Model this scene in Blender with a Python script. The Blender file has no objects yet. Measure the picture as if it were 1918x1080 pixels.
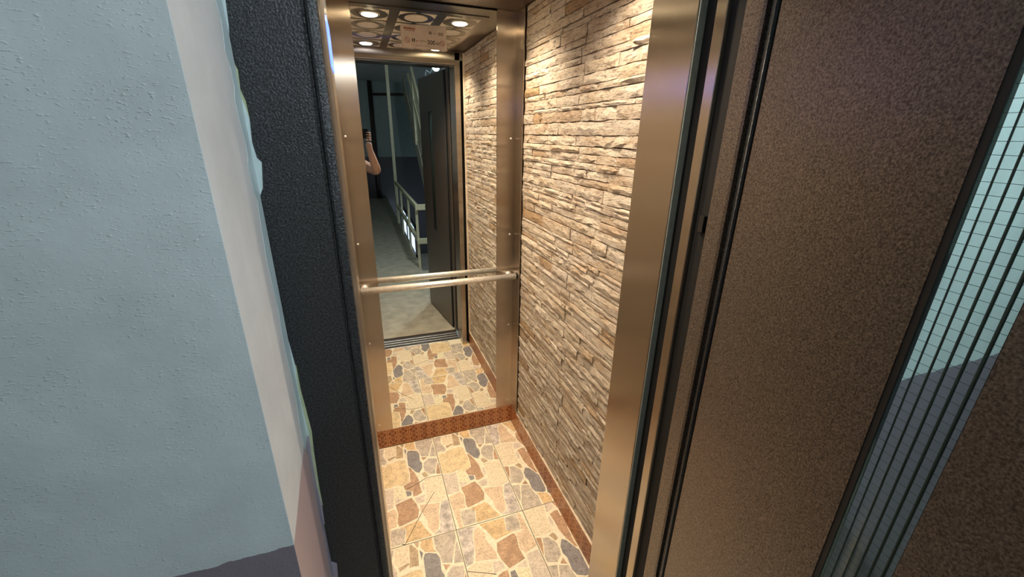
import bpy, bmesh, math, random
from mathutils import Vector, Matrix
random.seed(7)
S = bpy.context.scene
COL = S.collection

# ------------------------------------------------------------------ camera
FPX, YAW, PIT, ROLL, CH = 773.3, math.radians(19.89), math.radians(20.36), math.radians(-0.915), 1.6
_f = Vector((math.sin(YAW)*math.cos(PIT), math.cos(YAW)*math.cos(PIT), -math.sin(PIT)))
_r = Vector((math.cos(YAW), -math.sin(YAW), 0)); _d = _f.cross(_r)
CR = _r*math.cos(ROLL) + _d*math.sin(ROLL)
CD = _d*math.cos(ROLL) - _r*math.sin(ROLL)
CF = _f
cam = bpy.data.cameras.new('camera'); camo = bpy.data.objects.new('camera', cam); COL.objects.link(camo)
cam.sensor_width = 36; cam.lens = FPX/1918*36; cam.clip_start = 0.01; cam.clip_end = 60
mw = Matrix((CR, -CD, -CF)).transposed().to_4x4(); mw.translation = (0, 0, CH)
camo.matrix_world = mw
S.camera = camo

# ------------------------------------------------------------------ world / exposure
w = bpy.data.worlds.new('world'); S.world = w; w.use_nodes = True
w.node_tree.nodes['Background'].inputs[0].default_value = (.55, .68, .8, 1)
w.node_tree.nodes['Background'].inputs[1].default_value = 1.3
S.view_settings.view_transform = 'Standard'; S.view_settings.look = 'None'
S.view_settings.gamma = 1; S.view_settings.use_curve_mapping = False
S.view_settings.exposure = 0.0
WARM = (1.0, .80, .57)
CAR_SPOT = 43.0        # watts of each downlight in the lift car
LANDING_LAMP = 50.0    # watts of the bulb on the landing

def ray(x, y):
    return (CR*(x-959) + CD*(y-540) + CF*FPX)
def on_z(x, y, z=0.0):
    d = ray(x, y); return Vector((0, 0, CH)) + d*((z-CH)/d.z)
def on_y(x, y, Y):
    d = ray(x, y); return Vector((0, 0, CH)) + d*(Y/d.y)

# ------------------------------------------------------------------ materials
class NT:
    def __init__(s, name):
        s.m = bpy.data.materials.new(name); s.m.use_nodes = True
        s.t = s.m.node_tree; s.n = s.t.nodes; s.b = s.n['Principled BSDF']; s.out = s.n['Material Output']
    def new(s, k, **kw):
        o = s.n.new(k)
        for a, v in kw.items(): setattr(o, a, v)
        return o
    def link(s, a, b): s.t.links.new(a, b)
    def math(s, op, a, b=None, clamp=False):
        o = s.new('ShaderNodeMath', operation=op, use_clamp=clamp)
        for i, v in enumerate((a, b)):
            if v is None: continue
            if isinstance(v, (int, float)): o.inputs[i].default_value = v
            else: s.link(v, o.inputs[i])
        return o.outputs[0]
    def pos(s):
        return s.new('ShaderNodeNewGeometry').outputs['Position']
    def noise(s, scale, detail=4, rough=.55, vec=None, stretch=None):
        o = s.new('ShaderNodeTexNoise'); o.inputs['Scale'].default_value = scale
        o.inputs['Detail'].default_value = detail; o.inputs['Roughness'].default_value = rough
        v = vec if vec is not None else s.pos()
        if stretch:
            mp = s.new('ShaderNodeMapping'); mp.inputs['Scale'].default_value = stretch
            s.link(v, mp.inputs['Vector']); v = mp.outputs[0]
        s.link(v, o.inputs['Vector'])
        return o.outputs['Fac']
    def ramp(s, fac, stops, interp='LINEAR'):
        o = s.new('ShaderNodeValToRGB'); o.color_ramp.interpolation = interp
        e = o.color_ramp.elements
        while len(e) < len(stops): e.new(.5)
        for i, (p, c) in enumerate(stops):
            e[i].position = p; e[i].color = (*c, 1) if len(c) == 3 else c
        s.link(fac, o.inputs[0]); return o.outputs[0]
    def bump(s, h, strength=.3, dist=.002, normal=None):
        o = s.new('ShaderNodeBump'); o.inputs['Strength'].default_value = strength; o.inputs['Distance'].default_value = dist
        s.link(h, o.inputs['Height'])
        if normal is not None: s.link(normal, o.inputs['Normal'])
        s.link(o.outputs[0], s.b.inputs['Normal']); return o.outputs[0]
    def mix(s, fac, a, b, blend='MIX'):
        o = s.new('ShaderNodeMix', data_type='RGBA', blend_type=blend)
        for i, v in ((0, fac), (6, a), (7, b)):
            if isinstance(v, (int, float)): o.inputs[i].default_value = v
            elif isinstance(v, tuple): o.inputs[i].default_value = (*v, 1)
            else: s.link(v, o.inputs[i])
        return o.outputs[2]
    def set(s, **kw):
        for k, v in kw.items():
            i = s.b.inputs[k.replace('_', ' ')]
            if isinstance(v, tuple): i.default_value = (*v, 1) if len(v) == 3 else v
            elif isinstance(v, (int, float)): i.default_value = v
            else: s.link(v, i)
        return s

def plain(name, col, rough=.5, metal=0.0, emit=None, es=0.0, nscale=60, namp=.12):
    t = NT(name)
    lo = tuple(max(0, c*(1-namp)) for c in col); hi = tuple(min(1, c*(1+namp)) for c in col)
    t.set(Base_Color=t.ramp(t.noise(nscale), [(.3, lo), (.7, hi)]), Roughness=rough, Metallic=metal)
    if emit: t.set(Emission_Color=emit, Emission_Strength=es)
    return t.m

def brushed(name, col, rough, rot, dirt=False):
    t = NT(name)
    n = t.noise(60, 3, .6, stretch=(1, 1, 18))
    base = t.ramp(n, [(.25, tuple(c*.86 for c in col)), (.75, col)])
    if dirt:
        d = t.noise(9, 5, .7, stretch=(2.2, 2.2, .6))
        base = t.mix(t.math('MULTIPLY', t.math('GREATER_THAN', d, .69), .55), base, (.16, .10, .06))
    t.set(Base_Color=base, Metallic=1.0, Roughness=rough, Anisotropic=1.0, Anisotropic_Rotation=rot)
    tg = t.new('ShaderNodeTangent', direction_type='RADIAL', axis='Z'); t.link(tg.outputs[0], t.b.inputs['Tangent'])
    t.bump(n, .04, .0005)
    return t.m

def hammer(name, col, bmp, rough=.38, scale=330):
    t = NT(name)
    n = t.noise(scale, 3, .6); n2 = t.noise(scale*.33, 2, .5)
    c = t.ramp(n, [(.34, tuple(x*.45 for x in col)), (.52, col), (.72, tuple(x*1.7 for x in col))])
    t.set(Base_Color=c, Roughness=rough, Metallic=.65, Specular_IOR_Level=.5)
    t.bump(t.math('ADD', n, t.math('MULTIPLY', n2, .5)), bmp, .0022)
    return t.m

def wall_paint(name, up, low, zline, bumps=True):
    t = NT(name)
    p = t.pos(); sx = t.new('ShaderNodeSeparateXYZ'); t.link(p, sx.inputs[0])
    wob = t.math('MULTIPLY', t.math('SUBTRACT', t.noise(28, 4, .6), .5), .012)
    lower = t.math('LESS_THAN', t.math('ADD', sx.outputs['Z'], wob), zline)
    blot = t.noise(14, 4, .6)
    upc = t.ramp(blot, [(.3, tuple(c*.90 for c in up)), (.7, tuple(c*1.05 for c in up))])
    t.set(Base_Color=t.mix(lower, upc, low), Roughness=.42)
    if bumps:
        l1 = t.noise(250, 1.5, .45, stretch=(1, 1, 2.3))
        l1 = t.ramp(l1, [(.56, (0, 0, 0)), (.76, (1, 1, 1))], 'EASE')
        mask = t.ramp(t.noise(30, 3, .6), [(.40, (.12, .12, .12)), (.60, (1, 1, 1))])
        l1 = t.math('MULTIPLY', l1, mask)
        l2 = t.noise(22, 3, .55)
        h = t.math('ADD', l1, t.math('MULTIPLY', l2, 1.6))
        t.bump(h, .36, .0026)
    return t.m

M = {}
M['steel'] = brushed('brushed_stainless_steel', (.60, .52, .44), .26, .0, dirt=True)
M['steel_clean'] = brushed('clean_stainless_steel', (.59, .52, .44), .26, .0)
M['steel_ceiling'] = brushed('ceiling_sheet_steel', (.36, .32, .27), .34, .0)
M['chrome'] = plain('polished_rail_steel', (.93, .91, .87), .30, .72)
M['aluminium'] = plain('sill_aluminium', (.62, .62, .64), .36, 1.0)
M['mirror'] = NT('mirror_silver').set(Base_Color=(.86, .88, .87), Metallic=1.0, Roughness=0.0).m
M['frame'] = hammer('dark_hammered_paint', (.050, .054, .060), .60, .34, 400)
M['door'] = hammer('warm_lit_hammered_paint', (.175, .145, .122), .24, .33, 330)  # the frame's dark paint again, warm lift light mixed in as lighter brown
M['black'] = plain('black_rubber', (.010, .010, .011), .55)
M['shadowgap'] = plain('recess_shade_and_black', (.006, .006, .006), .8)  # near-black that paints in the shade of gaps; phone lenses share it
M['teal'] = wall_paint('teal_wall_paint_with_purple_dado', (.49, .555, .590), (.19, .165, .205), 1.182)
M['teal_dimmed'] = wall_paint('dimmed_teal_wall_paint', (.22, .29, .28), (.05, .045, .05), 1.03, False)  # landing teal and dado darkened to stand for the dim far end
M['primer'] = wall_paint('white_reveal_with_mauve_dado', (.70, .71, .73), (.46, .35, .36), 1.182, False)
M['smear'] = wall_paint('pale_blue_plaster_smear', (.50, .62, .66), (.30, .28, .36), 1.17, False)
M['green'] = plain('old_green_paint', (.40, .47, .30), .6)
M['concrete'] = plain('landing_concrete', (.44, .41, .33), .6, nscale=9, namp=.22)
M['whitewash'] = plain('white_ceiling_paint', (.55, .58, .55), .8, nscale=5)
M['railpaint'] = plain('pale_yellow_rail_paint', (.60, .58, .40), .45)
M['pipe'] = plain('dark_brown_paint_and_column_shade', (.05, .035, .025), .5)
M['grout'] = plain('cream_tile_glaze', (.93, .85, .68), .22)
M['gap'] = plain('dark_tile_joint', (.035, .026, .018), .8)
M['trimedge'] = plain('cream_tile_edge', (.70, .60, .47), .5)
M['glow'] = plain('warm_lamp_lens', (1, .9, .75), .3, 0, (1.0, .80, .50), 30)
M['glow_cool'] = plain('cool_lamp_lens', (.9, .9, 1), .3, 0, (.95, .88, .95), 9)
M['bulb'] = plain('white_bulb', (1, 1, 1), .3, 0, (.88, .97, 1.0), LANDING_LAMP/(4*math.pi**2*.031**2))
M['blue'] = plain('blue_display', (.05, .08, .3), .3, 0, (.06, .13, 1.0), 4)
M['sky'] = plain('daylit_pane', (.5, .6, .7), .3, 0, (.62, .78, 1.0), 1.6)
M['inlay'] = plain('pale_ceiling_inlay', (.62, .56, .48), .45)
M['sticker'] = plain('sticker_film', (.38, .32, .28), .5, nscale=30)
M['ink_red'] = plain('faded_red_ink', (.22, .075, .05), .6)
M['ink'] = plain('dark_ink', (.045, .03, .022), .6)
M['ink_grey'] = plain('grey_ink', (.22, .17, .13), .6)
M['skin'] = plain('skin', (.56, .31, .21), .5, nscale=90, namp=.08)
M['shirt'] = plain('black_cotton', (.012, .012, .014), .9)
M['trouser'] = plain('dark_denim', (.02, .025, .04), .9)
M['hair'] = plain('dark_hair', (.02, .013, .01), .6)
M['shoe'] = plain('dark_shoe_leather', (.02, .02, .02), .5)
M['phone'] = plain('black_phone_glass', (.01, .01, .012), .15)
M['wire'] = plain('dark_wire', (.05, .065, .06), .5)
M['edge_reflection'] = plain('grey_green_landing_reflection', (.30, .36, .36), .4, .3)  # reflection of the landing on steel, put into a flat colour
M['cable'] = plain('pale_blue_cable', (.45, .58, .66), .5)

def glass_mat():
    t = NT('wired_glass')
    tr = t.new('ShaderNodeBsdfTransparent'); tr.inputs[0].default_value = (.86, .95, .92, 1)
    gl = t.new('ShaderNodeBsdfGlossy'); gl.inputs['Roughness'].default_value = .08
    fr = t.new('ShaderNodeFresnel'); fr.inputs[0].default_value = 1.35
    mx = t.new('ShaderNodeMixShader'); t.link(t.math('MULTIPLY', fr.outputs[0], .5), mx.inputs[0])
    t.link(tr.outputs[0], mx.inputs[1]); t.link(gl.outputs[0], mx.inputs[2]); t.link(mx.outputs[0], t.out.inputs[0])
    return t.m
M['glass'] = glass_mat()

def stone_mat(name, a, b, c, brown):
    """split-face ledge stone: colour differs per stone, veins and cleft relief"""
    t = NT(name)
    rnd = t.new('ShaderNodeObjectInfo').outputs['Random']
    n = t.noise(11, 6, .7, stretch=(1, .55, 1.9)); n2 = t.noise(60, 6, .7, stretch=(1, .45, 1.7)); n3 = t.noise(170, 5, .7, stretch=(1, .4, 1.5))
    base = t.ramp(rnd, [(.0, a), (.30, b), (.55, c), (.72, a), (.80, brown), (.90, b), (1, c)])
    stain = t.ramp(n, [(.47, (0, 0, 0)), (.64, (1, 1, 1))])
    base = t.mix(t.math('MULTIPLY', stain, .62), base, brown)
    veins = t.ramp(n2, [(.34, (.30, .24, .19)), (.47, (1, 1, 1)), (1, (1.15, 1.13, 1.1))])
    base = t.mix(.85, base, veins, 'MULTIPLY')
    specks = t.ramp(n3, [(.34, (.45, .38, .32)), (.50, (1, 1, 1)), (.8, (1.12, 1.12, 1.12))])
    base = t.mix(.7, base, specks, 'MULTIPLY')
    t.set(Base_Color=base, Roughness=.62)
    h = t.math('ADD', n2, t.math('MULTIPLY', n3, .5))
    t.bump(h, .95, .009)
    return t.m
M['stone'] = stone_mat('ledge_stone', (.60, .52, .42), (.52, .46, .40), (.68, .61, .51), (.38, .25, .135))
M['mortar'] = plain('stone_joint', (.17, .12, .085), .9)

def flag(name, col, var, rough=.24):
    t = NT(name)
    rnd = t.new('ShaderNodeObjectInfo').outputs['Random']
    n = t.noise(26, 6, .65); n2 = t.noise(110, 4, .6)
    lo = tuple(c*(1-var) for c in col); hi = tuple(min(1, c*(1+var)) for c in col)
    c = t.ramp(n, [(.32, lo), (.5, col), (.68, hi)])
    c = t.mix(.75, c, t.ramp(n2, [(.32, (.62, .58, .54)), (.52, (1, 1, 1)), (.75, (1.2, 1.2, 1.2))]), 'MULTIPLY')
    t.set(Base_Color=c, Roughness=rough)
    return t.m
FL = {'S': flag('slate_flag', (.30, .29, .30), .22), 'G': flag('grey_flag', (.60, .54, .47), .3),
      'O': flag('ochre_flag', (.76, .57, .34), .24), 'B': flag('brown_flag', (.54, .36, .24), .22),
      'T': flag('khaki_flag', (.55, .43, .29), .2), 'C': flag('cream_flag', (.88, .78, .60), .06),
      'P': flag('pinkish_flag', (.75, .66, .57), .2), 'W': flag('pale_flag', (.90, .84, .62), .05),
      'K': flag('peach_flag', (.78, .62, .46), .18), 'Y': flag('speckled_yellow_flag', (.84, .68, .44), .2),
      'M': flag('marbled_flag', (.62, .57, .54), .5)}

def lattice(name, axis):
    t = NT(name)
    sx = t.new('ShaderNodeSeparateXYZ'); t.link(t.pos(), sx.inputs[0])
    per = .0555
    def cell(o): return t.math('SUBTRACT', t.math('FRACT', t.math('DIVIDE', o, per)), .5)
    qx = cell(t.math('ADD', sx.outputs[axis], 5.0)); qy = cell(t.math('ADD', sx.outputs['Z'], .001))
    ax = t.math('ABSOLUTE', qx); ay = t.math('ABSOLUTE', qy)
    def length(a, b): return t.math('SQRT', t.math('ADD', t.math('MULTIPLY', a, a), t.math('MULTIPLY', b, b)))
    d1 = t.math('ABSOLUTE', t.math('SUBTRACT', length(qx, qy), .40))
    d2 = t.math('MULTIPLY', t.math('ABSOLUTE', t.math('SUBTRACT', ax, ay)), .75)
    bx = t.math('SUBTRACT', ax, .5); by = t.math('SUBTRACT', ay, .5)
    d3 = t.math('ABSOLUTE', t.math('SUBTRACT', length(bx, by), .30))
    d4 = t.math('ABSOLUTE', t.math('SUBTRACT', ax, .42))
    d = t.math('MINIMUM', t.math('MINIMUM', d1, d2), t.math('MINIMUM', d3, d4))
    line = t.math('LESS_THAN', d, .045)
    base = t.ramp(t.noise(40), [(.3, (.20, .055, .012)), (.7, (.27, .08, .02))])
    t.set(Base_Color=t.mix(line, base, (.50, .22, .09)), Roughness=.28)
    return t.m
M['lat_x'] = lattice('brown_lattice_tile_back', 'X'); M['lat_y'] = lattice('brown_lattice_tile_side', 'Y')

# ------------------------------------------------------------------ mesh helpers
def wmat(o):
    return Matrix() if o is None else wmat(o.parent) @ o.matrix_basis
def mesh(name, verts, faces, mat, parent=None, local=False, smooth=False):
    me = bpy.data.meshes.new(name)
    if parent is not None and not local:
        inv = wmat(parent).inverted(); verts = [inv @ Vector(v) for v in verts]
    me.from_pydata([tuple(v) for v in verts], [], faces)
    bm = bmesh.new(); bm.from_mesh(me); bmesh.ops.recalc_face_normals(bm, faces=bm.faces); bm.to_mesh(me); bm.free()
    if mat is not None: me.materials.append(mat)
    if smooth: me.polygons.foreach_set('use_smooth', [True]*len(me.polygons))
    o = bpy.data.objects.new(name, me); COL.objects.link(o); o.parent = parent
    return o
BF = [(0, 1, 3, 2), (4, 6, 7, 5), (0, 4, 5, 1), (2, 3, 7, 6), (0, 2, 6, 4), (1, 5, 7, 3)]
def bv(x0, x1, y0, y1, z0, z1):
    return [(x, y, z) for x in (x0, x1) for y in (y0, y1) for z in (z0, z1)]
def box(name, x0, x1, y0, y1, z0, z1, mat, parent=None, local=False, bevel=0.0):
    o = mesh(name, bv(x0, x1, y0, y1, z0, z1), BF, mat, parent, local)
    if bevel: bev(o, bevel)
    return o
def bev(o, wd, seg=2):
    bm = bmesh.new(); bm.from_mesh(o.data)
    bmesh.ops.bevel(bm, geom=bm.edges[:], offset=wd, segments=seg, affect='EDGES', profile=.5)
    bm.to_mesh(o.data); bm.free()
def boxes(name, lst, mat, parent=None, local=False):
    V, F = [], []
    for b in lst:
        k = len(V); V += bv(*b); F += [tuple(i+k for i in f) for f in BF]
    return mesh(name, V, F, mat, parent, local)
def tubes(name, paths, mat, parent=None, local=False, n=12, cap=True):
    V, F = [], []
    for path, r in paths:
        path = [Vector(p) for p in path]; k0 = len(V); prev = None
        for i, p in enumerate(path):
            t = ((path[min(i+1, len(path)-1)]-path[max(i-1, 0)])).normalized()
            if prev is None:
                a = Vector((0, 0, 1)) if abs(t.z) < .9 else Vector((1, 0, 0)); u = t.cross(a).normalized()
            else:
                u = (prev - t*prev.dot(t)).normalized()
            prev = u; v = t.cross(u)
            rr = r[i] if isinstance(r, (list, tuple)) else r
            for j in range(n):
                an = 2*math.pi*j/n; V.append(p + (u*math.cos(an)+v*math.sin(an))*rr)
        for i in range(len(path)-1):
            for j in range(n):
                a = k0+i*n+j; b = k0+i*n+(j+1) % n; F.append((a, b, b+n, a+n))
        if cap:
            F.append(tuple(k0+j for j in range(n))); F.append(tuple(k0+(len(path)-1)*n+j for j in range(n)))
    o = mesh(name, V, F, mat, parent, local)
    o.data.polygons.foreach_set('use_smooth', [len(p.vertices) == 4 for p in o.data.polygons])
    return o
def prism(name, poly, z0, z1, mat, parent=None, axis='z', local=False):
    """poly: list of 2-D points; axis: extrusion axis; y-prism takes (x,z), x-prism takes (y,z)"""
    def P(p, h):
        return (p[0], p[1], h) if axis == 'z' else ((p[0], h, p[1]) if axis == 'y' else (h, p[0], p[1]))
    n = len(poly)
    V = [P(p, z0) for p in poly] + [P(p, z1) for p in poly]
    F = [tuple(range(n)), tuple(range(2*n-1, n-1, -1))] + [(i, (i+1) % n, n+(i+1) % n, n+i) for i in range(n)]
    return mesh(name, V, F, mat, parent, local)
def lathe(name, prof, c, mat, parent=None, n=28, axis='z', smooth=True, local=False):
    V, F = [], []
    for (r, h) in prof:
        for j in range(n):
            a = 2*math.pi*j/n; x, y = r*math.cos(a), r*math.sin(a)
            V.append((c[0]+x, c[1]+y, c[2]+h) if axis == 'z' else ((c[0]+x, c[1]+h, c[2]+y) if axis == 'y' else (c[0]+h, c[1]+x, c[2]+y)))
    for i in range(len(prof)-1):
        for j in range(n):
            a = i*n+j; b = i*n+(j+1) % n; F.append((a, b, b+n, a+n))
    F.append(tuple(range(n))); F.append(tuple((len(prof)-1)*n+j for j in range(n)))
    o = mesh(name, V, F, mat, parent, local)
    if smooth: o.data.polygons.foreach_set('use_smooth', [len(p.vertices) == 4 for p in o.data.polygons])
    return o
def empty(name, loc=(0, 0, 0), rz=0.0):
    o = bpy.data.objects.new(name, None); COL.objects.link(o); o.location = loc; o.rotation_euler = (0, 0, rz)
    o.empty_display_size = .05; return o
def tag(o, label, cat, group=None, kind=None):
    o['label'] = label; o['category'] = cat
    if group: o['group'] = group
    if kind: o['kind'] = kind
    return o
def struct(o, label, cat): return tag(o, label, cat, kind='structure')

# key planes of the lift car (metres; camera stands at x=0, y=0)
XL, XR, YB, ZC = -.062, .700, 1.920, 2.09
YF = .80          # front edge of the car floor
ZT = 2.77         # landing ceiling

# ------------------------------------------------------------------ lift car: floor
def clip(poly, x0, x1, y0, y1):
    for ax, lim, sg in ((0, x0, 1), (0, x1, -1), (1, y0, 1), (1, y1, -1)):
        out = []
        for i in range(len(poly)):
            a, b = poly[i-1], poly[i]
            da, db = sg*(a[ax]-lim), sg*(b[ax]-lim)
            if (da >= 0) != (db >= 0):
                t = da/(da-db); out.append((a[0]+(b[0]-a[0])*t, a[1]+(b[1]-a[1])*t))
            if db >= 0: out.append(b)
        poly = out
        if len(poly) < 3: return []
    return poly
def area(p): return .5*sum(p[i-1][0]*p[i][1]-p[i][0]*p[i-1][1] for i in range(len(p)))
def shrink(p, d):
    if area(p) < 0: p = p[::-1]
    q = [p[0]]
    for a in p[1:]:
        if math.hypot(a[0]-q[-1][0], a[1]-q[-1][1]) > .003: q.append(a)
    p = q; n = len(p); out = []
    if n < 3: return []
    for i in range(n):
        a, b, c = Vector(p[i-1]), Vector(p[i]), Vector(p[(i+1) % n])
        e1 = (b-a).normalized(); e2 = (c-b).normalized()
        n1 = Vector((-e1.y, e1.x)); n2 = Vector((-e2.y, e2.x)); m = n1+n2
        if m.length < .3: m = n1
        m.normalize(); k = d/max(.45, m.dot(n1)); out.append(tuple(b+m*k))
    return out
ORG = {'A': (700, 790, 10.8), 'B': (820, 780, 10.8), 'D': (820, 870, 10.8), 'F': (860, 940, 7.717)}
TX, TY, TW, TL = .234, 1.306, .306, .614
FLAGS = [  # stone outlines of one printed tile, read off the photo: kind, points (crop, x, y)
 ('G', 'A1185,330 A1355,290 A1350,430 A1440,520 A1455,570 A1425,600 A1350,590 A1290,630 A1262,640'),
 ('C', 'A1365,290 A1570,228 A1600,412 A1440,468 A1395,440'),
 ('T', 'A1450,482 A1600,425 A1608,450 A1480,528'),
 ('T', 'B275,350 B310,340 B418,402 B458,568 B310,590 B312,530'),
 ('T', 'B330,315 B420,295 B420,372 B390,375'),
 ('S', 'B432,400 B496,430 B486,515'),
 ('O', 'B440,295 B600,255 B655,400 B700,420 B520,425 B440,365'),
 ('G', 'B620,250 B935,185 B962,280 B950,350 B936,540 B790,538 B725,430 B665,385'),
 ('G', 'B960,335 B975,300 B1105,530 B955,543'),
 ('S', 'B520,440 B580,430 B700,440 B755,490 B790,620 B840,665 B860,750 B820,845 B740,830 B620,740 B570,708 B545,620 B505,490'),
 ('Y', 'A1300,770 A1302,660 A1360,615 A1425,640 B180,690 B410,610 B500,608 B565,740 B615,830 B660,1010 D545,115 D380,105 D330,150 D90,180 A1378,1040'),
 ('B', 'B580,745 B630,752 B740,855 B830,965 D832,0 D880,120 D942,235 D850,292 D775,308 D748,212 D605,198 D552,120 B672,1010 B625,830'),
 ('W', 'D380,132 D535,112 D598,205 D650,318 D630,338 D428,340'),
 ('S', 'D607,210 D733,216 D744,288 D660,314'),
 ('P', 'D92,200 D330,168 D372,145 D415,340 D425,430 D436,520 D320,568 D205,600'),
 ('P', 'D430,356 D628,350 D465,445'),
 ('B', 'D465,462 D748,328 D868,442 D942,560 D943,700 D685,835 D612,866 D565,800 D545,620'),
 ('K', 'D215,662 D450,542 D530,602 D566,866 D470,893 D425,942 F38,122 F20,185 F62,358 F5,373'),
 ('G', 'F24,200 F35,124 F110,102 F228,104 F243,288 F68,346'),
 ('O', 'D622,892 D955,745 D1010,772 D1130,900 D1262,1008 F598,193 F248,292 F232,110'),
 ('K', 'D935,462 D1180,437 D1308,424 D1328,620 D1366,760 D1376,900 D1300,985 D1155,862 D1133,750 D1015,620 D945,540'),
 ('M', 'D1333,402 D1448,352 D1690,930 D1300,1006 D1392,900 D1376,760 D1336,650'),
 ('C', 'B922,948 B1243,872 D1438,310 D1310,398 D1032,433 D1014,235 D972,95'),
 ('P', 'D893,32 D948,62 D978,170 D958,222 D902,120'),
 ('P', 'D815,342 D1000,262 D1013,413 D932,428 D872,430'),
 ('G', 'B872,652 B940,572 B1108,572 B1126,640 B1118,760 B1126,858 B1012,866 B905,798 B872,722'),
 ('B', 'B1133,632 B1238,858 B1142,862 B1128,760'),
 ('T', 'B863,850 B920,822 B1018,890 B940,933 B892,900'),
 ('B', 'B798,552 B912,556 B850,622'),
]
tilepolys = []
for k, txt in FLAGS:
    pts = []
    for s in txt.split():
        ox, oy, sc = ORG[s[0]]; x, y = map(float, s[1:].split(','))
        p = on_z(ox+x/sc, oy+y/sc); pts.append((p.x-TX, p.y-TY))
    tilepolys.append((k, pts))
floor = struct(box('floor', XL-.01, XR+.015, YF-.01, YB+.03, -.03, -.0022, M['gap']), 'lift car floor of patterned flagstone tiles', 'floor')
tiles = [(TX-TW, TY, 0, 0), (TX, TY, 0, 0), (TX+TW, TY, 1, 0), (TX-TW, TY-TL, 0, 0), (TX, TY-TL, 1, 0), (TX+TW, TY-TL, 1, .19)]
for (x0, y0, rot, sh) in tiles:
    cx0, cx1 = max(x0+.0014, XL), min(x0+TW-.0014, XR); cy0, cy1 = max(y0+.0014, YF), min(y0+TL-.0014, YB+.005)
    tile = box('floor_tile', cx0, cx1, cy0, cy1, -.0022, -.0008, M['grout'], floor)
    for k, pl in tilepolys:
        q = [((TW-p[0], TL-p[1]) if rot else p) for p in pl]
        q = [(x0+a, y0+sh+b) for a, b in q]
        q = clip(q, cx0+.0008, cx1-.0008, cy0+.0008, cy1-.0008)
        if len(q) < 3 or abs(area(q)) < 6e-5: continue
        q = shrink(q, .0010)
        if len(q) < 3: continue
        prism('flagstone', q, -.0010, .0002, FL[k], tile)
def crack(pts, parent):
    P = [on_z(*p) for p in pts]
    for a, b in zip(P, P[1:]):
        d = (b-a).normalized(); n = Vector((-d.y, d.x, 0))*.0011
        prism('crack', [(v.x, v.y) for v in (a+n, b+n, b-n, a-n)], -.0005, .0006, M['gap'], parent)
t1 = [c for c in floor.children][0]
cc = lambda x, y: (710+x/10.8, 860+y/10.8)
crack([cc(560, 600), cc(680, 545), cc(955, 375), cc(1070, 345), cc(1265, 315)], t1)
crack([cc(1120, 655), cc(860, 1080), (720+300/7.717, 940+615/7.717), (753, 1019)], t1)
crack([(860+120/7.717, 940+1000/7.717), (860+540/7.717, 940+1040/7.717)], floor.children[4])

# ------------------------------------------------------------------ lift car: walls
NV = 26
stone_meshes = []
for v in range(NV):
    nx, nz = 5, 2
    V, F = [], []
    for j in range(nz+1):
        for i in range(nx+1):
            edge = i in (0, nx) or j in (0, nz)
            y = -.5+i/nx + (0 if i in (0, nx) else random.uniform(-.06, .06))
            z = -.5+j/nz + (random.uniform(-.10, .03)*(-1 if j == 0 else 1) if j in (0, nz) else random.uniform(-.16, .16))
            x = -(random.uniform(.45, .85) if edge else random.uniform(.72, 1.25))
            V.append((x, y, z))
    for j in range(nz):
        for i in range(nx):
            a = j*(nx+1)+i; F.append((a, a+1, a+nx+2, a+nx+1))
    ring = [i for i in range(nx+1)] + [j*(nx+1)+nx for j in range(1, nz+1)] + [nz*(nx+1)+i for i in range(nx-1, -1, -1)] + [j*(nx+1) for j in range(nz-1, 0, -1)]
    b0 = len(V)
    for r in ring: V.append((.25, V[r][1]*.985, V[r][2]*.97))
    n = len(ring)
    for i in range(n): F.append((ring[i], b0+i, b0+(i+1) % n, ring[(i+1) % n]))
    me = bpy.data.meshes.new('stone'); me.from_pydata(V, [], F)
    bm = bmesh.new(); bm.from_mesh(me); bmesh.ops.recalc_face_normals(bm, faces=bm.faces); bm.to_mesh(me); bm.free()
    me.materials.append(M['stone']); stone_meshes.append(me)

def rows_layout(z0, z1, seed):
    rg = random.Random(seed); out = []; z = z0
    marks = [1.045, 1.345, 1.645, 1.945, z1]
    for m in marks:
        span = m-z; n = max(1, round(span/.0275)); hs = [rg.choice((.6, .8, 1.0, 1.25, 1.6))*rg.uniform(.9, 1.1) for _ in range(n)]; s = sum(hs)
        for h in hs:
            out.append((z, z+h/s*span)); z += h/s*span
    return out
def stones_for(y0, y1, seam, z0, z1, seed, mean=.155):
    rg = random.Random(seed+1); out = []
    for r, (a, b) in enumerate(rows_layout(z0, z1, seed)):
        sm = seam + (.014 if (r//2) % 2 else -.012)
        for (p, q) in ((y0, sm-.0012), (sm+.0012, y1)):
            n = max(1, round((q-p)/mean + rg.uniform(-.9, .7))); ws = [rg.uniform(.45, 1.7) for _ in range(n)]; s = sum(ws); y = p
            for wd in ws:
                L = wd/s*(q-p); out.append((y, y+L, a, b, rg.uniform(.005, .0125), rg.randrange(NV))); y += L
    return out
wall_right = struct(box('wall_right', XR+.012, XR+.05, .86, YB+.05, 0, ZC, M['mortar']), 'lift car side wall clad in pale split-face ledge stones', 'wall')
st = stones_for(.93, 1.826, 1.321, .113, ZC-.002, 3)
st.sort(key=lambda s: -(s[1]-s[0])*(s[3]-s[2]))
for (a, b, c, d, dep, vi) in st[:300]:
    o = bpy.data.objects.new('stone', stone_meshes[vi]); COL.objects.link(o); o.parent = wall_right
    o.location = (XR+.0122, (a+b)/2, (c+d)/2); o.scale = (dep, (b-a)-.0008, (d-c)-.0006)
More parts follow.
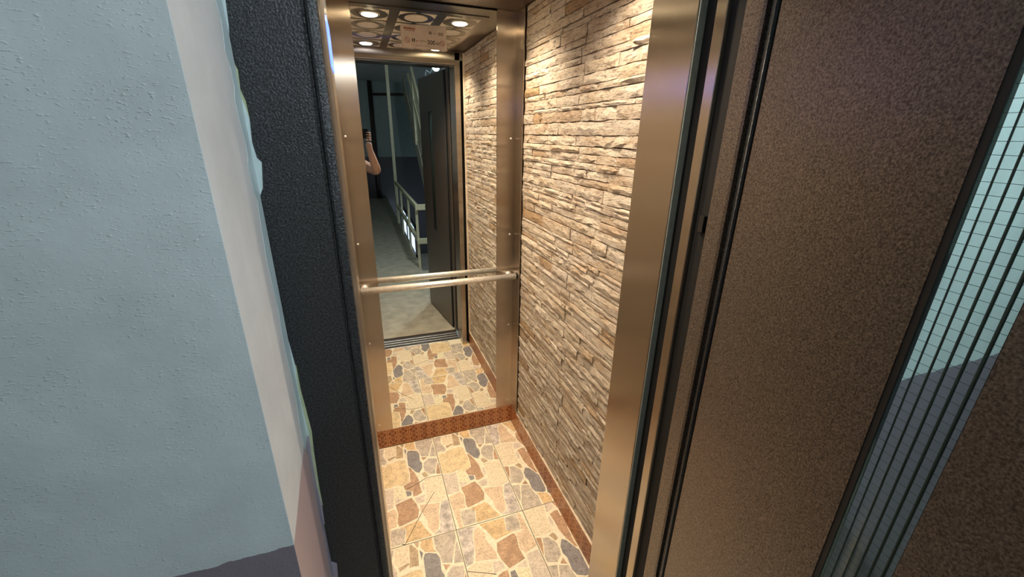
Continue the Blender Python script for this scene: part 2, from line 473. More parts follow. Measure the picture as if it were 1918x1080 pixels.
def stone_rest(name, lst, parent, flip=False):
    V, F = [], []
    for (a, b, c, d, dep, vi) in lst:
        me = stone_meshes[vi]; k = len(V)
        for v in me.vertices:
            x = v.co.x*dep
            V.append((XL-.0122-x if flip else XR+.0122+x, (a+b)/2+v.co.y*(b-a-.0008), (c+d)/2+v.co.z*(d-c-.0006)))
        F += [tuple(i+k for i in p.vertices) for p in me.polygons]
    o = mesh(name, V, F, M['stone'], parent); o['kind'] = 'stuff'; return o
if st[300:]: stone_rest('small_stones', st[300:], wall_right)
print('STONES', len(st))
box('edge_trim', XR-.004, XR+.012, .922, .93, .11, ZC-.005, M['trimedge'], wall_right)
wall_left = struct(box('wall_left', XL-.05, XL-.012, .86, YB+.05, 0, ZC, M['mortar']), 'hidden lift car side wall opposite the stone-clad one', 'wall')
stone_rest('ledge_stones', stones_for(.93, 1.826, 1.321, .113, ZC-.002, 5), wall_left, True)
wall_back = struct(box('wall_back', XL-.05, XR+.05, YB+.012, YB+.05, 0, ZC, M['shadowgap']), 'lift car rear wall behind the tall mirror', 'wall')

# skirting tiles
def skirting(name, segs, label):
    root = struct(empty(name, segs[0][0][:1]+(segs[0][0][2], 0)), label, 'skirting')
    for (b, m) in segs:
        t = box('skirting_tile', *b, m, root); bev(t, .0015, 1)
    return root
sb = skirting('baseboard_back', [((XL+.009+i*.2514, XL+.009+(i+1)*.2514-.0006, YB, YB+.0118, 0, .111), M['lat_x']) for i in range(3)], 'brown lattice-patterned skirting under the mirror')
box('top_edge', XL+.009, XR-.009, YB+.001, YB+.0115, .111, .1125, M['trimedge'], sb)
sr = skirting('baseboard_right', [((XR-.0015, XR+.0118, a, b-.0006, 0, .111), M['lat_y']) for a, b in ((.92, 1.17), (1.17, 1.42), (1.42, 1.67), (1.67, YB+.0118))], 'brown lattice-patterned skirting along the stone wall')
box('top_edge', XR-.001, XR+.0115, .92, YB, .111, .1128, M['trimedge'], sr)
skirting('baseboard_left', [((XL-.0118, XL+.0015, a, b-.0006, 0, .111), M['lat_y']) for a, b in ((.92, 1.17), (1.17, 1.42), (1.42, 1.67), (1.67, YB+.0118))], 'hidden skirting along the wall opposite the stones')

# mirror
mir = tag(box('mirror', XL+.002, XR-.002, YB+.004, YB+.010, .1135, 2.085, M['mirror']), 'tall mirror covering the rear wall of the lift car', 'mirror')

# corner pillars of folded sheet steel, with screws
def pillar(name, side, label):
    root = struct(empty(name, ((XR if side > 0 else XL), YB, .112)), label, 'corner trim')
    xw = XR if side > 0 else XL
    xe = xw - side*.090
    poly = [(xw, YB+.003), (xe, YB+.003), (xe, YB+.0005), (xw-side*.0028, YB+.0005), (xw-side*.0028, 1.826), (xw, 1.826)]
    prism('folded_sheet', poly, .1135, ZC-.001, M['steel'], root)
    for z in (.151, .636, 1.134, 1.585):
        lathe('screw', [(.0044, .0005), (.0042, -.0012), (.002, -.0022)], (xw-side*.0225, YB, z), M['chrome'], root, n=12, axis='y')
    return root
pillar('trim_1', 1, 'brushed steel corner pillar beside the stone wall')
pillar('trim_2', -1, 'brushed steel corner pillar beside the dark door jamb')

# handrail
hr = tag(empty('handrail', ((XL+XR)/2, 1.86, .93)), 'polished steel handrail across the mirror', 'handrail')
tubes('rail', [([(-.050, 1.86, .930), (.690, 1.86, .930)], .0150)], M['chrome'], hr, n=24)
for x in (-.0325, .6725):
    tubes('bracket', [([(x, 1.918, .922), (x, 1.885, .922), (x, 1.872, .924), (x, 1.862, .928)], .0085)], M['chrome'], hr, n=14)
    lathe('rosette', [(.0165, .0), (.0165, -.003), (.013, -.0055)], (x, 1.9205, .922), M['chrome'], hr, axis='y', n=24)
for x, s in ((-.050, -1), (.690, 1)):
    lathe('end_cap', [(.0153, 0), (.0153, s*.003), (.012, s*.0045)], (x, 1.86, .930), M['black'], hr, axis='x', n=24)

# ceiling of the car
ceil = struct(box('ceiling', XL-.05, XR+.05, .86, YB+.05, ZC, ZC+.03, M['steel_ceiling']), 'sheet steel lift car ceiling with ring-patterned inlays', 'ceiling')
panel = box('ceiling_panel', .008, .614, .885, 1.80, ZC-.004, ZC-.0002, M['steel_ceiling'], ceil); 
def quarter_corner(hw, hd, r1, sx, sy, n=8):
    pts = [(sx*hw, sy*hd)]
    a0 = math.acos(min(1, hw*.97/r1[0])) if r1[0] > hw else 0
    for i in range(n+1):
        a = math.pi/2*(i/n)*.84 + math.pi/2*.08
        pts.append((sx*min(hw, r1[0]*math.cos(a)), sy*min(hd, r1[1]*math.sin(a))))
    return pts
COLS = (.111, .311, .511); ROWS = (1.665, 1.448, 1.228, 1.005)
for cx in COLS:
    for cy in ROWS:
        hw, hd = .078, .092
        for sx in (-1, 1):
            for sy in (-1, 1):
                pl = [(cx+a, cy+b) for a, b in quarter_corner(hw, hd, (hw*1.02, hd*1.02), sx, sy)]
                prism('corner_inlay', pl, ZC-.0058, ZC-.0040, M['inlay'], panel)
        if (cx, cy) in ((COLS[0], ROWS[0]), (COLS[2], ROWS[0]), (COLS[0], ROWS[3]), (COLS[2], ROWS[3])): continue
        n = 28
        prism('disc_inlay', [(cx+.051*math.cos(2*math.pi*i/n), cy+.060*math.sin(2*math.pi*i/n)) for i in range(n)], ZC-.0058, ZC-.0040, M['inlay'], panel)
lab = {(0, 0): 'glowing round downlight in the ceiling near mirror and door jamb side', (2, 0): 'glowing round downlight in the ceiling near mirror and stone wall',
       (0, 3): 'cooler dim downlight at the ceiling front, mirrored above the header', (2, 3): 'round downlight at the ceiling front on the stone wall side'}
for (i, j), lb in lab.items():
    c = (COLS[i], ROWS[j], ZC-.004)
    d = tag(empty('downlight', c), lb, 'downlight', 'downlights in the lift ceiling')
    lathe('trim_ring', [(.044, 0), (.044, -.003), (.040, -.005), (.034, -.005), (.033, -.002)], c, M['chrome'], d)
    lathe('lens', [(.033, -.001), (.033, -.006), (.026, -.009), (.01, -.010)], c, M['glow_cool'] if (i, j) == (0, 3) else M['glow'], d)
    L = bpy.data.lights.new('downlight_lamp', 'SPOT'); L.energy = CAR_SPOT; L.color = WARM; L.spot_size = math.radians(128); L.spot_blend = .75
    L.shadow_soft_size = .028; L.specular_factor = .35   # the glowing lens itself is what the steel mirrors
    lo = bpy.data.objects.new('downlight_lamp', L); COL.objects.link(lo); lo.parent = d; lo.location = (0, 0, -.013)

# car front: jambs, header, sill
def post(name, x0, x1, label, flip):
    r = struct(box(name, x0, x1, .757, .905, 0, ZC, M['steel_clean']), label, 'jamb'); bev(r, .0025, 2); return r
post('trim_3', .646, .682, 'brushed steel entrance column in front of the stone wall', 0)
lp4 = post('trim_4', -.060, -.029, 'steel entrance column behind the black jamb, its shade painted on', 1); lp4.data.materials[0] = M['pipe']  # steel column coloured dark brown to stand for its shaded look
box('column_edge_reflection', .6475, .682, .7545, .757, 0, ZC, M['edge_reflection'], bpy.data.objects['trim_3'])  # front face of the column, landing reflection painted on
box_r = struct(box('trim_5', .682, XR+.05, .80, .86, 0, ZC, M['shadowgap']), 'dark closing strip between entrance column and stone wall', 'trim')
struct(box('trim_6', XL-.05, -.060, .80, .86, 0, ZC, M['shadowgap']), 'dark closing strip on the hidden side of the entrance', 'trim')
hd = struct(empty('trim_7', (.31, .83, 2.035)), 'steel entrance header above the car opening', 'header')
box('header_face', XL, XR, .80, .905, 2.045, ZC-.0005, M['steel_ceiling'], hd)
h2 = box('header_lip', -.029, .646, .79, .912, 2.018, 2.045, M['steel_clean'], hd); bev(h2, .003, 2)
sill = struct(empty('trim_8', (.31, .72, -.02)), 'grooved aluminium door sill at the lift entrance', 'door sill')
for i, (a, b) in enumerate(((.640, .672), (.676, .712), (.716, .752), (.756, .797))):
    t = box('sill_rib', -.029, .646, a, b, -.02, -.001, M['aluminium'], sill); bev(t, .001, 1)
box('sill_base', -.029, .646, .640, .797, -.03, -.012, M['shadowgap'], sill)

# control panel with blue display on the hidden side wall
cp = tag(empty('control_panel', (-.046, 1.11, .2)), 'slim steel control panel with a blue lit display', 'control panel')
pl = box('panel_body', XL-.004, -.0335, 1.0, 1.215, .20, 2.02, M['steel_clean'], cp); bev(pl, .004, 2)
ds = prism('display', [(1.035, 1.730), (1.165, 1.730), (1.19, 1.745), (1.19, 1.800), (1.175, 1.825), (1.06, 1.825), (1.035, 1.81)], -.0335, -.0315, M['blue'], cp, axis='x')

# sticker on the mirror
stk = tag(empty('sticker', (.302, YB+.004, 1.922)), 'load limit sticker reading 300кг on the mirror top', 'sticker')
ya, yb_ = YB+.0034, YB+.0029
prism('film', [(.2115, 1.922), (.394, 1.922), (.391, 2.010), (.2105, 2.003)], YB+.0040, ya, M['sticker'], stk, axis='y')
def ink(name, poly, m): prism(name, poly, ya, yb_, m, stk, axis='y')
def ringpoly(cx, cz, ro, ri, n=20):
    V, F = [], []
    for y in (ya, yb_):
        for r in (ro, ri):
            for i in range(n):
                a = 2*math.pi*i/n; V.append((cx+r*math.cos(a), y, cz+r*math.sin(a)))
    for i in range(n):
        j = (i+1) % n
        F += [(i, j, n+j, n+i), (2*n+i, 3*n+i, 3*n+j, 2*n+j), (i, 2*n+i, 2*n+j, j), (n+i, n+j, 3*n+j, 3*n+i)]
    return V, F
def stext(txt, x, z, size, m, name, bold=0.0):
    cu = bpy.data.curves.new(name, 'FONT'); cu.body = txt; cu.size = size; cu.extrude = .0002; cu.offset = bold
    o = bpy.data.objects.new(name, cu); COL.objects.link(o)
    dg = bpy.context.evaluated_depsgraph_get(); me = bpy.data.meshes.new_from_object(o.evaluated_get(dg))
    COL.objects.unlink(o); bpy.data.objects.remove(o)
    V = [(x+v.co.x, ya-.0003-v.co.z, z+v.co.y) for v in me.vertices]
    F = [tuple(p.vertices) for p in me.polygons]; bpy.data.meshes.remove(me)
    return mesh(name, V, F, m, stk)
for i in range(7):
    x = .2235+i*.0064; ink('logo_letter', [(x, 1.988-i*.0002), (x+.0052, 1.988-i*.0002), (x+.0052, 1.9955-i*.0002-(i % 3)*.0008), (x, 1.9955-i*.0002)], M['ink_red'])
ink('logo_line', [(.226, 1.983), (.266, 1.982), (.266, 1.9845), (.226, 1.9855)], M['ink_grey'])
for x0, x1, z0, z1, mm in ((.322, .3255, 1.977, 1.986, 'ink'), (.3275, .3315, 1.976, 1.9865, 'ink'), (.339, .343, 1.979, 1.983, 'ink_grey'), (.347, .351, 1.978, 1.984, 'ink_grey'), (.358, .380, 1.974, 1.986, 'ink_grey')):
    ink('small_icon', [(x0, z0), (x1, z0), (x1, z1), (x0, z1)], M[mm])
for cx, cz in ((.2345, 1.9505), (.3745, 1.9475)):
    mesh('prohibition_ring', *ringpoly(cx, cz, .0098, .0078), M['ink_red'], stk)
    ink('prohibition_bar', [(cx-.0065, cz+.0050), (cx-.0050, cz+.0065), (cx+.0065, cz-.0050), (cx+.0050, cz-.0065)], M['ink_red'])
for x in (.2555, .2625):
    ink('person_icon', [(x-.0018, 1.945), (x+.0018, 1.945), (x+.0028, 1.9545), (x+.0014, 1.958), (x-.0014, 1.958), (x-.0028, 1.9545)], M['ink'])
ink('weight_icon', [(.270, 1.946), (.2765, 1.946), (.2745, 1.9535), (.272, 1.9535)], M['ink_red'])
ink('caption_line', [(.281, 1.9495), (.312, 1.9485), (.312, 1.9515), (.281, 1.9525)], M['ink_grey'])
stext('300', .3135, 1.9405, .0215, M['ink'], 'load_figure', .0005)
stext('кг', .3495, 1.9405, .0165, M['ink'], 'load_unit', .0003)
ink('footer_line', [(.268, 1.9325), (.330, 1.931), (.330, 1.9325), (.268, 1.934)], M['ink_grey'])

# ------------------------------------------------------------------ landing: shell
_V, _F = [], []
for pl_, za, zb in (([(-1.7, .38), (-.1085, .38), (-.1168, .579), (-.1175, .60), (-1.7, .60)], 0, 2.14), ([(.75, .38), (2.6, .38), (2.6, .60), (.75, .60)], 0, 2.14), ([(-1.7, .38), (2.6, .38), (2.6, .60), (-1.7, .60)], 2.14, ZT)):
    n_ = len(pl_); k_ = len(_V)
    _V += [(*p, za) for p in pl_] + [(*p, zb) for p in pl_]
    _F += [tuple(range(k_, k_+n_)), tuple(range(k_+n_, k_+2*n_))] + [(k_+i, k_+(i+1) % n_, k_+n_+(i+1) % n_, k_+n_+i) for i in range(n_)]
wf = struct(mesh('wall_front', _V, _F, M['teal']), 'pale teal plastered landing wall around the lift entrance', 'wall')
# reveal of bare white plaster beside the jamb
rv = struct(mesh('wall_reveal', [(-.1081, .3803, 0), (-.1163, .5792, 0), (-.1170, .5792, 0), (-.1088, .3803, 0),
                                 (-.1081, .3803, 2.14), (-.1163, .5792, 2.14), (-.1170, .5792, 2.14), (-.1088, .3803, 2.14)],
                 [(0, 1, 2, 3), (4, 5, 6, 7), (0, 1, 5, 4), (1, 2, 6, 5), (2, 3, 7, 6), (3, 0, 4, 7)], M['primer']), 'bare white plaster reveal with a mauve painted foot', 'wall reveal')
edge_px = [(422, 0), (428, 48), (429, 70), (428, 107), (437, 130), (442, 167), (455, 189), (467, 222), (472, 267), (481, 296), (490, 304), (492, 352), (486, 370),
           (489, 400), (500, 474), (511, 537), (518, 567), (526, 607), (541, 641), (553, 685), (559, 730), (567, 765), (578, 809), (583, 848), (594, 911), (603, 946),
           (608, 981), (599, 985), (610, 1024), (620, 1052), (631, 1056), (633, 1079)]
ep = [(on_y(x, y, .5785).x, on_y(x, y, .5785).z) for x, y in edge_px]
rg = random.Random(11)
top = [(-.1100+rg.uniform(-.003, .003), 2.12-.035*i) for i in range(11)]
bot = [(-.1105+rg.uniform(-.003, .003), ep[-1][1]-.03*(i+1)) for i in range(int((ep[-1][1]-.02)/.03))]
line = top + ep + bot
def strip(name, line, x_in, y0, y1, mat, parent):
    V, F = [], []
    for (x, z) in line:
        xi = x_in(z) if callable(x_in) else x_in
        V += [(xi, y0, z), (max(x, xi+.0005), y0, z), (max(x, xi+.0005), y1, z), (xi, y1, z)]
    for i in range(len(line)-1):
        a = 4*i
        for k in range(4): F.append((a+k, a+(k+1) % 4, a+4+(k+1) % 4, a+4+k))
    n = 4*(len(line)-1); F += [(0, 1, 2, 3), (n, n+1, n+2, n+3)]
    return mesh(name, V, F, mat, parent)
strip('plaster_smear', line, -.1240, .5784, .5802, M['smear'], rv)
# painted smear band wrapping on to the reveal next to the jamb
sm = [(-.1157+.0*z, z) for x, z in line]
V, F = [], []
for i, (x, z) in enumerate(line):
    yy = .548 + .006*math.sin(i*1.7) + rg.uniform(-.003, .003) + (.012 if z < 1.17 else 0)
    xx = -.1081 - .0082*(yy-.3803)/.1989
    V += [(xx+.0003, yy, z), (-.1157, .5784, z), (-.1172, .5784, z), (xx-.001, yy, z)]
for i in range(len(line)-1):
    a = 4*i
    for k in range(4): F.append((a+k, a+(k+1) % 4, a+4+(k+1) % 4, a+4+k))
mesh('paint_smear', V, F, M['smear'], rv)
gl_ = [(ep[i][0]+.0042*math.sin(math.pi*(i-2)/5), ep[i][1]) for i in range(2, 8)]
strip('old_paint', gl_, -.1240, .5785, .5806, M['green'], rv)
gl2 = [(x+.0042*math.sin(math.pi*(i+.6)/7.2), z) for i, (x, z) in enumerate(ep[19:26])]
strip('old_paint', gl2, -.1240, .5785, .5806, M['green'], rv)

struct(boxes('floor_landing', [(-1.7, .62, -7.7, .612, -.12, -.002), (.62, 2.6, -1.15, .612, -.12, -.002)], M['concrete']), 'bare concrete landing floor in front of the lift', 'floor')
struct(box('trim_9', -.03, .65, .612, .640, -.12, -.0015, M['pipe']), 'dark threshold strip between landing and lift sill', 'threshold')
struct(box('ceiling_landing', -1.7, 2.6, -7.7, .60, ZT, ZT+.1, M['whitewash']), 'whitewashed landing ceiling seen in the mirror', 'ceiling')
struct(box('wall_far', -1.7, 2.6, -7.85, -7.7, -1.6, ZT, M['teal_dimmed']), 'far landing wall and dado, dimness put into the paint, seen in the mirror', 'wall')
SW = (-1.55, -.25, .95, 2.25)
struct(boxes('wall_side', [(-1.85, -1.7, -7.7, SW[0], -.12, ZT), (-1.85, -1.7, SW[1], .60, -.12, ZT), (-1.85, -1.7, SW[0], SW[1], -.12, SW[2]), (-1.85, -1.7, SW[0], SW[1], SW[3], ZT)], M['teal_dimmed']), 'landing side wall out of view behind the camera', 'wall')
w2 = struct(empty('added_window', (-1.775, (SW[0]+SW[1])/2, SW[2])), 'added landing window out of view, brightening the open door', 'window')  # added unseen window; its daylight brightens the inner face of the door
boxes('window_frame', [(-1.80, -1.75, SW[0], SW[0]+.05, SW[2], SW[3]), (-1.80, -1.75, SW[1]-.05, SW[1], SW[2], SW[3]), (-1.80, -1.75, SW[0]+.05, SW[1]-.05, SW[2], SW[2]+.05), (-1.80, -1.75, SW[0]+.05, SW[1]-.05, SW[3]-.05, SW[3]), (-1.80, -1.75, -.925, -.875, SW[2]+.05, SW[3]-.05)], M['whitewash'], w2)
for a_, b_ in ((SW[0]+.05, -.925), (-.875, SW[1]-.05)): box('pane', -1.777, -1.773, a_, b_, SW[2]+.05, SW[3]-.05, M['glass'], w2)
struct(box('wall_stairs', 2.6, 2.75, -7.7, .60, -1.6, ZT, M['teal_dimmed']), 'stairwell outer wall beyond the flight', 'wall')
struct(box('floor_stairwell', .62, 2.6, -7.7, -1.15, -1.7, -1.6, M['concrete']), 'lower stairwell floor below the railing', 'floor')

# landing door frame: hammered steel
fr = struct(empty('door_frame', (.31, .58, 0)), 'black hammered steel frame of the landing door', 'door frame')
V, F = [], []
prof = [(-.135, .5800), (-.0420, .5800), (-.0405, .5822), (-.0388, .5822), (-.0372, .5790), (-.0345, .5770), (-.0300, .5775), (-.0258, .5795), (-.0245, .5830), (-.0245, .640), (-.042, .640), (-.042, .600), (-.135, .600)]
prism('jamb', prof, 0, 2.13, M['frame'], fr)
prism('jamb', [(.6455, .600), (.6445, .606), (.6485, .645), (.66, .645), (.66, .601), (.76, .601), (.76, .582), (.66, .582), (.655, .598)], 0, 2.13, M['door'], fr)  # right jamb takes the warm-lit brown copy of the frame paint
prism('head_jamb', [(.5800, 2.13), (.640, 2.13), (.640, 2.04), (.580, 2.035)], -.042, .66, M['frame'], fr, axis='x')
box('recess_shade', .664, .700, .600, .757, 0, 2.13, M['shadowgap'], fr)  # solid black fill standing for the shade in the gap
box('recess_shade', -.090, -.060, .600, .757, 0, 2.13, M['shadowgap'], fr)
for (x0, x1) in ((.6555, .668), (-.045, -.0278)):
    bev(box('inner_flange', x0, x1, .694, .722, 0, 2.06, M['steel_clean'], fr), .002, 2)
bev(box('latch_sensor', .656, .666, .662, .676, 1.415, 1.450, M['phone'], fr), .001, 1)

# landing door, standing open
P0, P1 = Vector((.638, .580)), Vector((.540, -.070))
ang = math.atan2(P1.y-P0.y, P1.x-P0.x)
door = struct(empty('door_1', (P0.x, P0.y, 0), ang), 'open dark hammered steel door, warm light painted in as brown, with a narrow wired window', 'door')
def ringslab(name, X, Z, HX, HZ, y0, y1, m, parent):
    V, F = [], []
    for y in (y0, y1):
        for (xx, zz) in ((X, Z), (HX, HZ)):
            V += [(xx[0], y, zz[0]), (xx[1], y, zz[0]), (xx[1], y, zz[1]), (xx[0], y, zz[1])]
    for k in range(4):
        j = (k+1) % 4
        F += [(k, j, 4+j, 4+k), (8+k, 12+k, 12+j, 8+j), (k, 8+k, 8+j, j), (4+k, 4+j, 12+j, 12+k)]
    return mesh(name, V, F, m, parent, local=True)
DW, DH = .645, 2.03
G0, G1, GZ0, GZ1 = .334, .408, .80, 1.77
leaf = ringslab('leaf', (.016, DW), (.012, DH), (G0-.008, G1), (GZ0, GZ1), 0, .006, M['door'], door)
ringslab('back_skin', (.016, DW), (.012, DH), (G0-.06, G1+.02), (GZ0-.03, GZ1+.03), .0062, .042, M['door'], door)
box('hinge_flange', -.002, .016, .010, .042, .012, DH, M['shadowgap'], door, local=True)  # step beside the leaf, its shade painted black
gk = box('gasket', .001, .0125, -.002, .010, .012, DH, M['black'], door, local=True); bev(gk, .003, 2)
gk2 = tubes('gasket_lip', [([(.0085, -.0020, .012), (.0085, -.0020, DH)], .0016)], M['frame'], door, local=True, n=8)
ringslab('window_seal', (G0-.008, G1), (GZ0, GZ1), (G0, G1-.0012), (GZ0+.008, GZ1-.008), .001, .010, M['black'], door)
wg = box('window_glass', G0, G1-.0012, .004, .008, GZ0+.008, GZ1-.008, M['glass'], door, local=True)
for i in range(5):
    x = G0+.0115+i*.0128
    tubes('wire', [([(x, .006, GZ0+.008), (x, .006, GZ1-.008)], .0010+.0002*i)], M['wire'], wg, local=True, n=6)
paths = [([(G0, .006, GZ0+.008+.0128*k), (G1-.0012, .006, GZ0+.008+.0128*k)], .00025) for k in range(1, 75)]
wm = tubes('cross_wires', paths, M['wire'], wg, local=True, n=4); wm['kind'] = 'stuff'

# landing lamp, cable over the door
LX, LY, LZ, LR = .760, -.40, 2.173, .031
lp = tag(empty('landing_lamp', (LX, LY, LZ)), 'bare white light bulb hanging above the open door', 'lamp')
lathe('bulb', [(LR*math.sin(math.pi*(i+.35)/12.7), -LR*math.cos(math.pi*(i+.35)/12.7)) for i in range(13)], (LX, LY, LZ), M['bulb'], lp, n=24)
lathe('socket', [(.016, 0), (.018, .035), (.008, .05)], (LX, LY, LZ+.031), M['phone'], lp, n=16)
tubes('cord', [([(LX, LY, LZ+.08), (LX, LY, ZT)], .003)], M['phone'], lp, n=8)
cb = tag(tubes('cable', [([(.585, .085, 2.031), (.583, .10, 2.055), (.588, .12, 2.075), (.600, .14, 2.066), (.612, .15, 2.055), (.622, .16, 2.070), (.630, .18, 2.085)], .004)], M['cable'], n=8), 'thin pale blue cable lying over the top of the open door', 'cable')

# stair railing beside the well, flight beyond
def bar(a, b, wd, ht):
    a, b = Vector(a), Vector(b); t = (b-a).normalized(); s = t.cross(Vector((0, 0, 1)))
    s = s.normalized() if s.length > .01 else Vector((1, 0, 0)); u = s.cross(t).normalized()
    return [p+s*i*wd/2+u*j*ht/2 for p in (a, b) for i in (-1, 1) for j in (-1, 1)]
def barobj(name, a, b, wd, ht, m, parent): return mesh(name, bar(a, b, wd, ht), BF, m, parent)
rl = tag(empty('stair_railing', (.60, -2.8, 0)), 'pale yellow railing along the stairwell edge in the mirror', 'railing')
for z in (.775, .355):
    barobj('rail', (.605, -4.2, z-.02), (.605, -1.27, z), .035, .05, M['railpaint'], rl)
    barobj('return_rail', (.59, -1.27, z-.01), (.93, -1.27, z-.01), .05, .062, M['railpaint'], rl)
for y in (-1.30, -2.24, -3.30):
    barobj('post', (.605, y, -.002), (.605, y, .76), .03, .03, M['railpaint'], rl)
barobj('post', (.605, -4.2, -.002), (.605, -4.2, ZT), .05, .05, M['railpaint'], rl)
sf = struct(empty('stair_flight', (1.4, -1.2, 0)), 'dark concrete stair flight rising away behind the railing', 'stairs')
zz = lambda y: -(y+1.18)*.72
for i in range(14):
    y = -1.18-.28*i*.8; box('step', .92, 1.95, y-.26, y, zz(y)+.0, zz(y)+.161, M['concrete'], sf)
mesh('stringer', [(.90, -1.18, -.002), (.90, -1.50, -.002), (.90, -4.6, zz(-4.6)-.22), (.90, -4.6, zz(-4.6)+.12), (.918, -1.18, -.002), (.918, -1.50, -.002), (.918, -4.6, zz(-4.6)-.22), (.918, -4.6, zz(-4.6)+.12)],
     [(0, 1, 2, 3), (4, 5, 6, 7), (0, 1, 5, 4), (1, 2, 6, 5), (2, 3, 7, 6), (3, 0, 4, 7)], M['concrete'], sf)
ur = tag(empty('flight_railing', (.90, -1.4, .2)), 'pale yellow sloping railing of the upper stair flight', 'railing')
for off in (.985, .64):
    barobj('rail', (.90, -3.75, zz(-3.75)+off), (.90, -1.9, zz(-1.9)+off), .035, .055, M['railpaint'], ur)
for y in (-2.0, -3.17):
    barobj('post', (.90, y, zz(y)), (.90, y, zz(y)+.99), .04, .04, M['railpaint'], ur)
# daylight window low in the stairwell
wn = struct(empty('window_1', (.95, -6.0, -.8)), 'bright daylit window low in the stairwell beyond the railing', 'window')
for a, b in ((-7.3, -6.4), (-6.25, -4.75)):
    box('pane', .955, .96, a, b, -.78, -.22, M['sky'], wn)
boxes('window_frame', [(.94, .98, -7.36, -7.3, -.84, -.16), (.94, .98, -6.4, -6.25, -.84, -.16), (.94, .98, -4.75, -4.69, -.84, -.16), (.94, .98, -7.36, -4.69, -.84, -.78), (.94, .98, -7.36, -4.69, -.22, -.16)], M['pipe'], wn)
tag(tubes('drain_pipe', [([(.42, -7.64, 0), (.44, -7.64, ZT)], .05)], M['pipe']), 'dark brown vertical pipe on the far landing wall', 'pipe')
tag(tubes('conduit', [([(.50, -7.66, 2.48), (1.25, -7.66, 2.50)], .03)], M['pipe']), 'thin dark horizontal conduit high on the far landing wall', 'pipe')

# ------------------------------------------------------------------ person holding the phone
def skin_eval(verts, edges, sub=2):
    me = bpy.data.meshes.new('tmp'); me.from_pydata([v[0] for v in verts], edges, [])
    o = bpy.data.objects.new('tmp', me); COL.objects.link(o)
    o.modifiers.new('s', 'SKIN'); o.modifiers.new('u', 'SUBSURF').levels = sub
    sv = me.skin_vertices[0].data
    for i, v in enumerate(verts):
        r = v[1] if isinstance(v[1], tuple) else (v[1], v[1]); sv[i].radius = r
        sv[i].use_root = (i == 0)
    dg = bpy.context.evaluated_depsgraph_get(); out = bpy.data.meshes.new_from_object(o.evaluated_get(dg))
    V = [tuple(v.co) for v in out.vertices]; F = [tuple(p.vertices) for p in out.polygons]
    bpy.data.meshes.remove(out); bpy.data.objects.remove(o); bpy.data.meshes.remove(me)
    return V, F
def join(parts):
    V, F = [], []
    for v, f in parts:
        k = len(V); V += v; F += [tuple(i+k for i in p) for p in f]
    return V, F
bx, by = -.24, -.42
per = tag(empty('person', (bx, by, -.002)), 'person in a black top photographing with a raised phone, arm seen in the mirror', 'person')
pelv = (bx, by, .93)
bodyv = [(pelv, (.145, .10)), ((bx, by, 1.10), (.135, .095)), ((bx, by, 1.27), (.15, .10)), ((bx, by, 1.39), (.125, .085)), ((bx, by+.01, 1.46), .056), ((bx, by+.02, 1.53), .058),
         ((bx, by+.03, 1.585), (.072, .085)), ((bx, by+.025, 1.66), (.075, .092)), ((bx, by+.02, 1.715), (.05, .06)),
         ((bx+.165, by+.02, 1.385), .058), ((.135, -.115, 1.285), .042), ((.148, -.078, 1.290), .041), ((.118, -.055, 1.395), .036), ((.098, -.038, 1.480), .026), ((.097, -.036, 1.530), (.034, .018)),
         ((bx-.165, by+.02, 1.385), .058), ((-.43, -.22, 1.20), .042), ((-.24, -.10, 1.40), .034), ((-.115, -.050, 1.49), .026), ((-.088, -.040, 1.535), (.034, .018)),
         ((bx+.09, by, .88), .088), ((bx+.10, by+.01, .50), .058), ((bx+.10, by-.01, .10), .04), ((bx+.10, by+.10, .035), .034),
         ((bx-.09, by, .88), .088), ((bx-.10, by+.01, .50), .058), ((bx-.10, by-.01, .10), .04), ((bx-.10, by+.10, .035), .034)]
bodye = [(0, 1), (1, 2), (2, 3), (3, 4), (4, 5), (5, 6), (6, 7), (7, 8), (3, 9), (9, 10), (10, 11), (11, 12), (12, 13), (13, 14), (3, 15), (15, 16), (16, 17), (17, 18), (18, 19),
         (0, 20), (20, 21), (21, 22), (22, 23), (0, 24), (24, 25), (25, 26), (26, 27)]
parts = [skin_eval(bodyv, bodye)]
def finger(pts, r): parts.append(skin_eval([(p, r*(1-.12*i)) for i, p in enumerate(pts)], [(i, i+1) for i in range(len(pts)-1)], 1))
for k, dz in enumerate((.062, .045, .026, .008)):      # right hand: fingers curl round the far side of the phone end
    ln = (.0, .004, .002, -.006)[k]
    finger([(.104, -.030, 1.535+dz*.45), (.113, -.012, 1.535+dz), (.117+ln*.3, .006, 1.538+dz), (.100-ln, .016, 1.540+dz), (.084-ln, .013, 1.541+dz)], .0088)
finger([(.088, -.034, 1.530), (.078, -.040, 1.560), (.072, -.034, 1.585), (.068, -.030, 1.605)], .0098)
for k, dz in enumerate((.056, .040, .022, .006)):
    finger([(-.092, -.030, 1.545+dz*.45), (-.094, -.014, 1.545+dz), (-.092, .004, 1.548+dz), (-.074, .014, 1.55+dz), (-.058, .012, 1.55+dz)], .0086)
finger([(-.078, -.034, 1.538), (-.062, -.040, 1.562), (-.055, -.034, 1.588), (-.050, -.030, 1.602)], .0096)
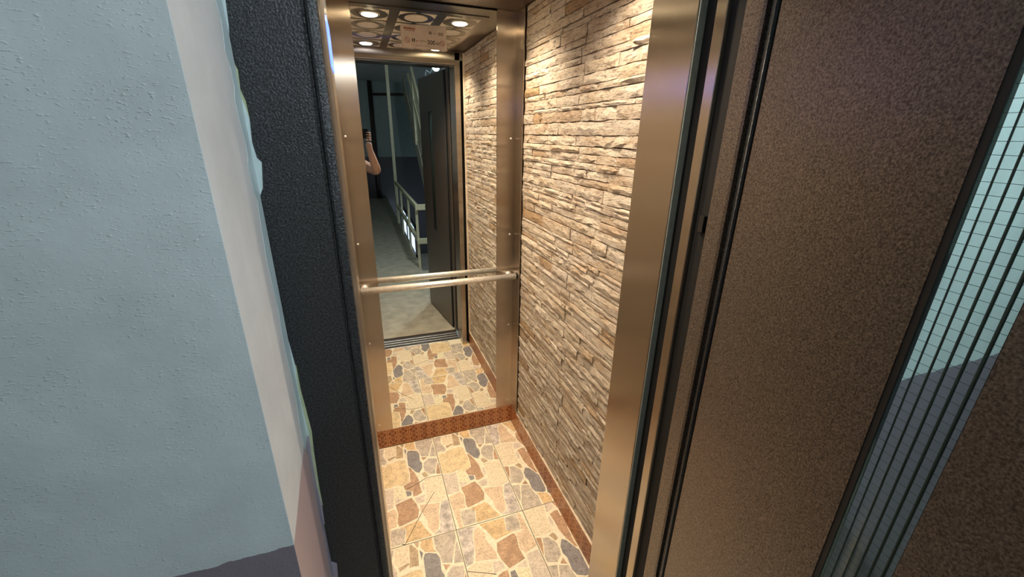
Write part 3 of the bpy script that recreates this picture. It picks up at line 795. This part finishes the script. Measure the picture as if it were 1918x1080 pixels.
# face: nose, brow, lips, ears
parts.append(skin_eval([((bx, by+.10, 1.64), .010), ((bx, by+.125, 1.605), .014), ((bx, by+.118, 1.592), .012)], [(0, 1), (1, 2)], 1))
parts.append(skin_eval([((bx-.022, by+.105, 1.563), .007), ((bx, by+.114, 1.563), .009), ((bx+.022, by+.105, 1.563), .007)], [(0, 1), (1, 2)], 1))
for s in (-1, 1):
    parts.append(skin_eval([((bx+s*.078, by+.02, 1.585), .010), ((bx+s*.084, by+.012, 1.615), .013), ((bx+s*.082, by+.012, 1.635), .010)], [(0, 1), (1, 2)], 1))
V, F = join(parts); body = mesh('body', V, F, M['skin'], per, smooth=True)
for s in (-1, 1):
    lathe('eye', [(.004, .0), (.009, .003), (.010, .006), (.006, .010)], (bx+s*.031, by+.103, 1.632), M['shirt'], per, axis='y', n=12)
V, F = skin_eval([(pelv, (.155, .112)), ((bx, by, 1.10), (.148, .108)), ((bx, by, 1.27), (.162, .112)), ((bx, by, 1.395), (.137, .096)), ((bx, by+.005, 1.445), (.07, .07)),
                  ((bx+.165, by+.02, 1.388), .070), ((.045, -.20, 1.325), .058), ((bx-.165, by+.02, 1.388), .070), ((-.42, -.29, 1.26), .058)], [(0, 1), (1, 2), (2, 3), (3, 4), (3, 5), (5, 6), (3, 7), (7, 8)])
mesh('shirt', V, F, M['shirt'], per, smooth=True)
V, F = skin_eval([((bx, by, .97), (.158, .116)), ((bx, by, .90), (.155, .115)), ((bx+.09, by, .84), .100), ((bx+.10, by+.01, .50), .074), ((bx+.10, by-.01, .07), .062), ((bx-.09, by, .84), .100), ((bx-.10, by+.01, .50), .074), ((bx-.10, by-.01, .07), .062)],
                 [(0, 1), (1, 2), (2, 3), (3, 4), (1, 5), (5, 6), (6, 7)])
mesh('trousers', V, F, M['trouser'], per, smooth=True)
for s in (-1, 1):
    V, F = skin_eval([((bx+s*.10, by-.04, .045), (.045, .045)), ((bx+s*.10, by+.06, .042), (.046, .040)), ((bx+s*.10, by+.15, .034), (.040, .032))], [(0, 1), (1, 2)])
    mesh('shoe', V, F, M['shoe'], per, smooth=True)
V, F = skin_eval([((bx, by-.005, 1.60), (.082, .075)), ((bx, by-.002, 1.67), (.086, .092)), ((bx, by+.022, 1.715), (.078, .090)), ((bx, by+.030, 1.735), (.05, .06))], [(0, 1), (1, 2), (2, 3)])
mesh('hair', V, F, M['hair'], per, smooth=True)
ph = tag(empty('phone', (.02, -.012, 1.56)), 'black phone held up level in both hands', 'phone')
pb = box('phone_body', -.075, .100, -.0155, -.0065, 1.555, 1.632, M['phone'], ph); bev(pb, .003, 2)
for x in (-.012, .012): lathe('lens', [(.006, 0), (.006, .0015), (.004, .002)], (x, -.0065, 1.612), M['shadowgap'], ph, axis='y', n=16)
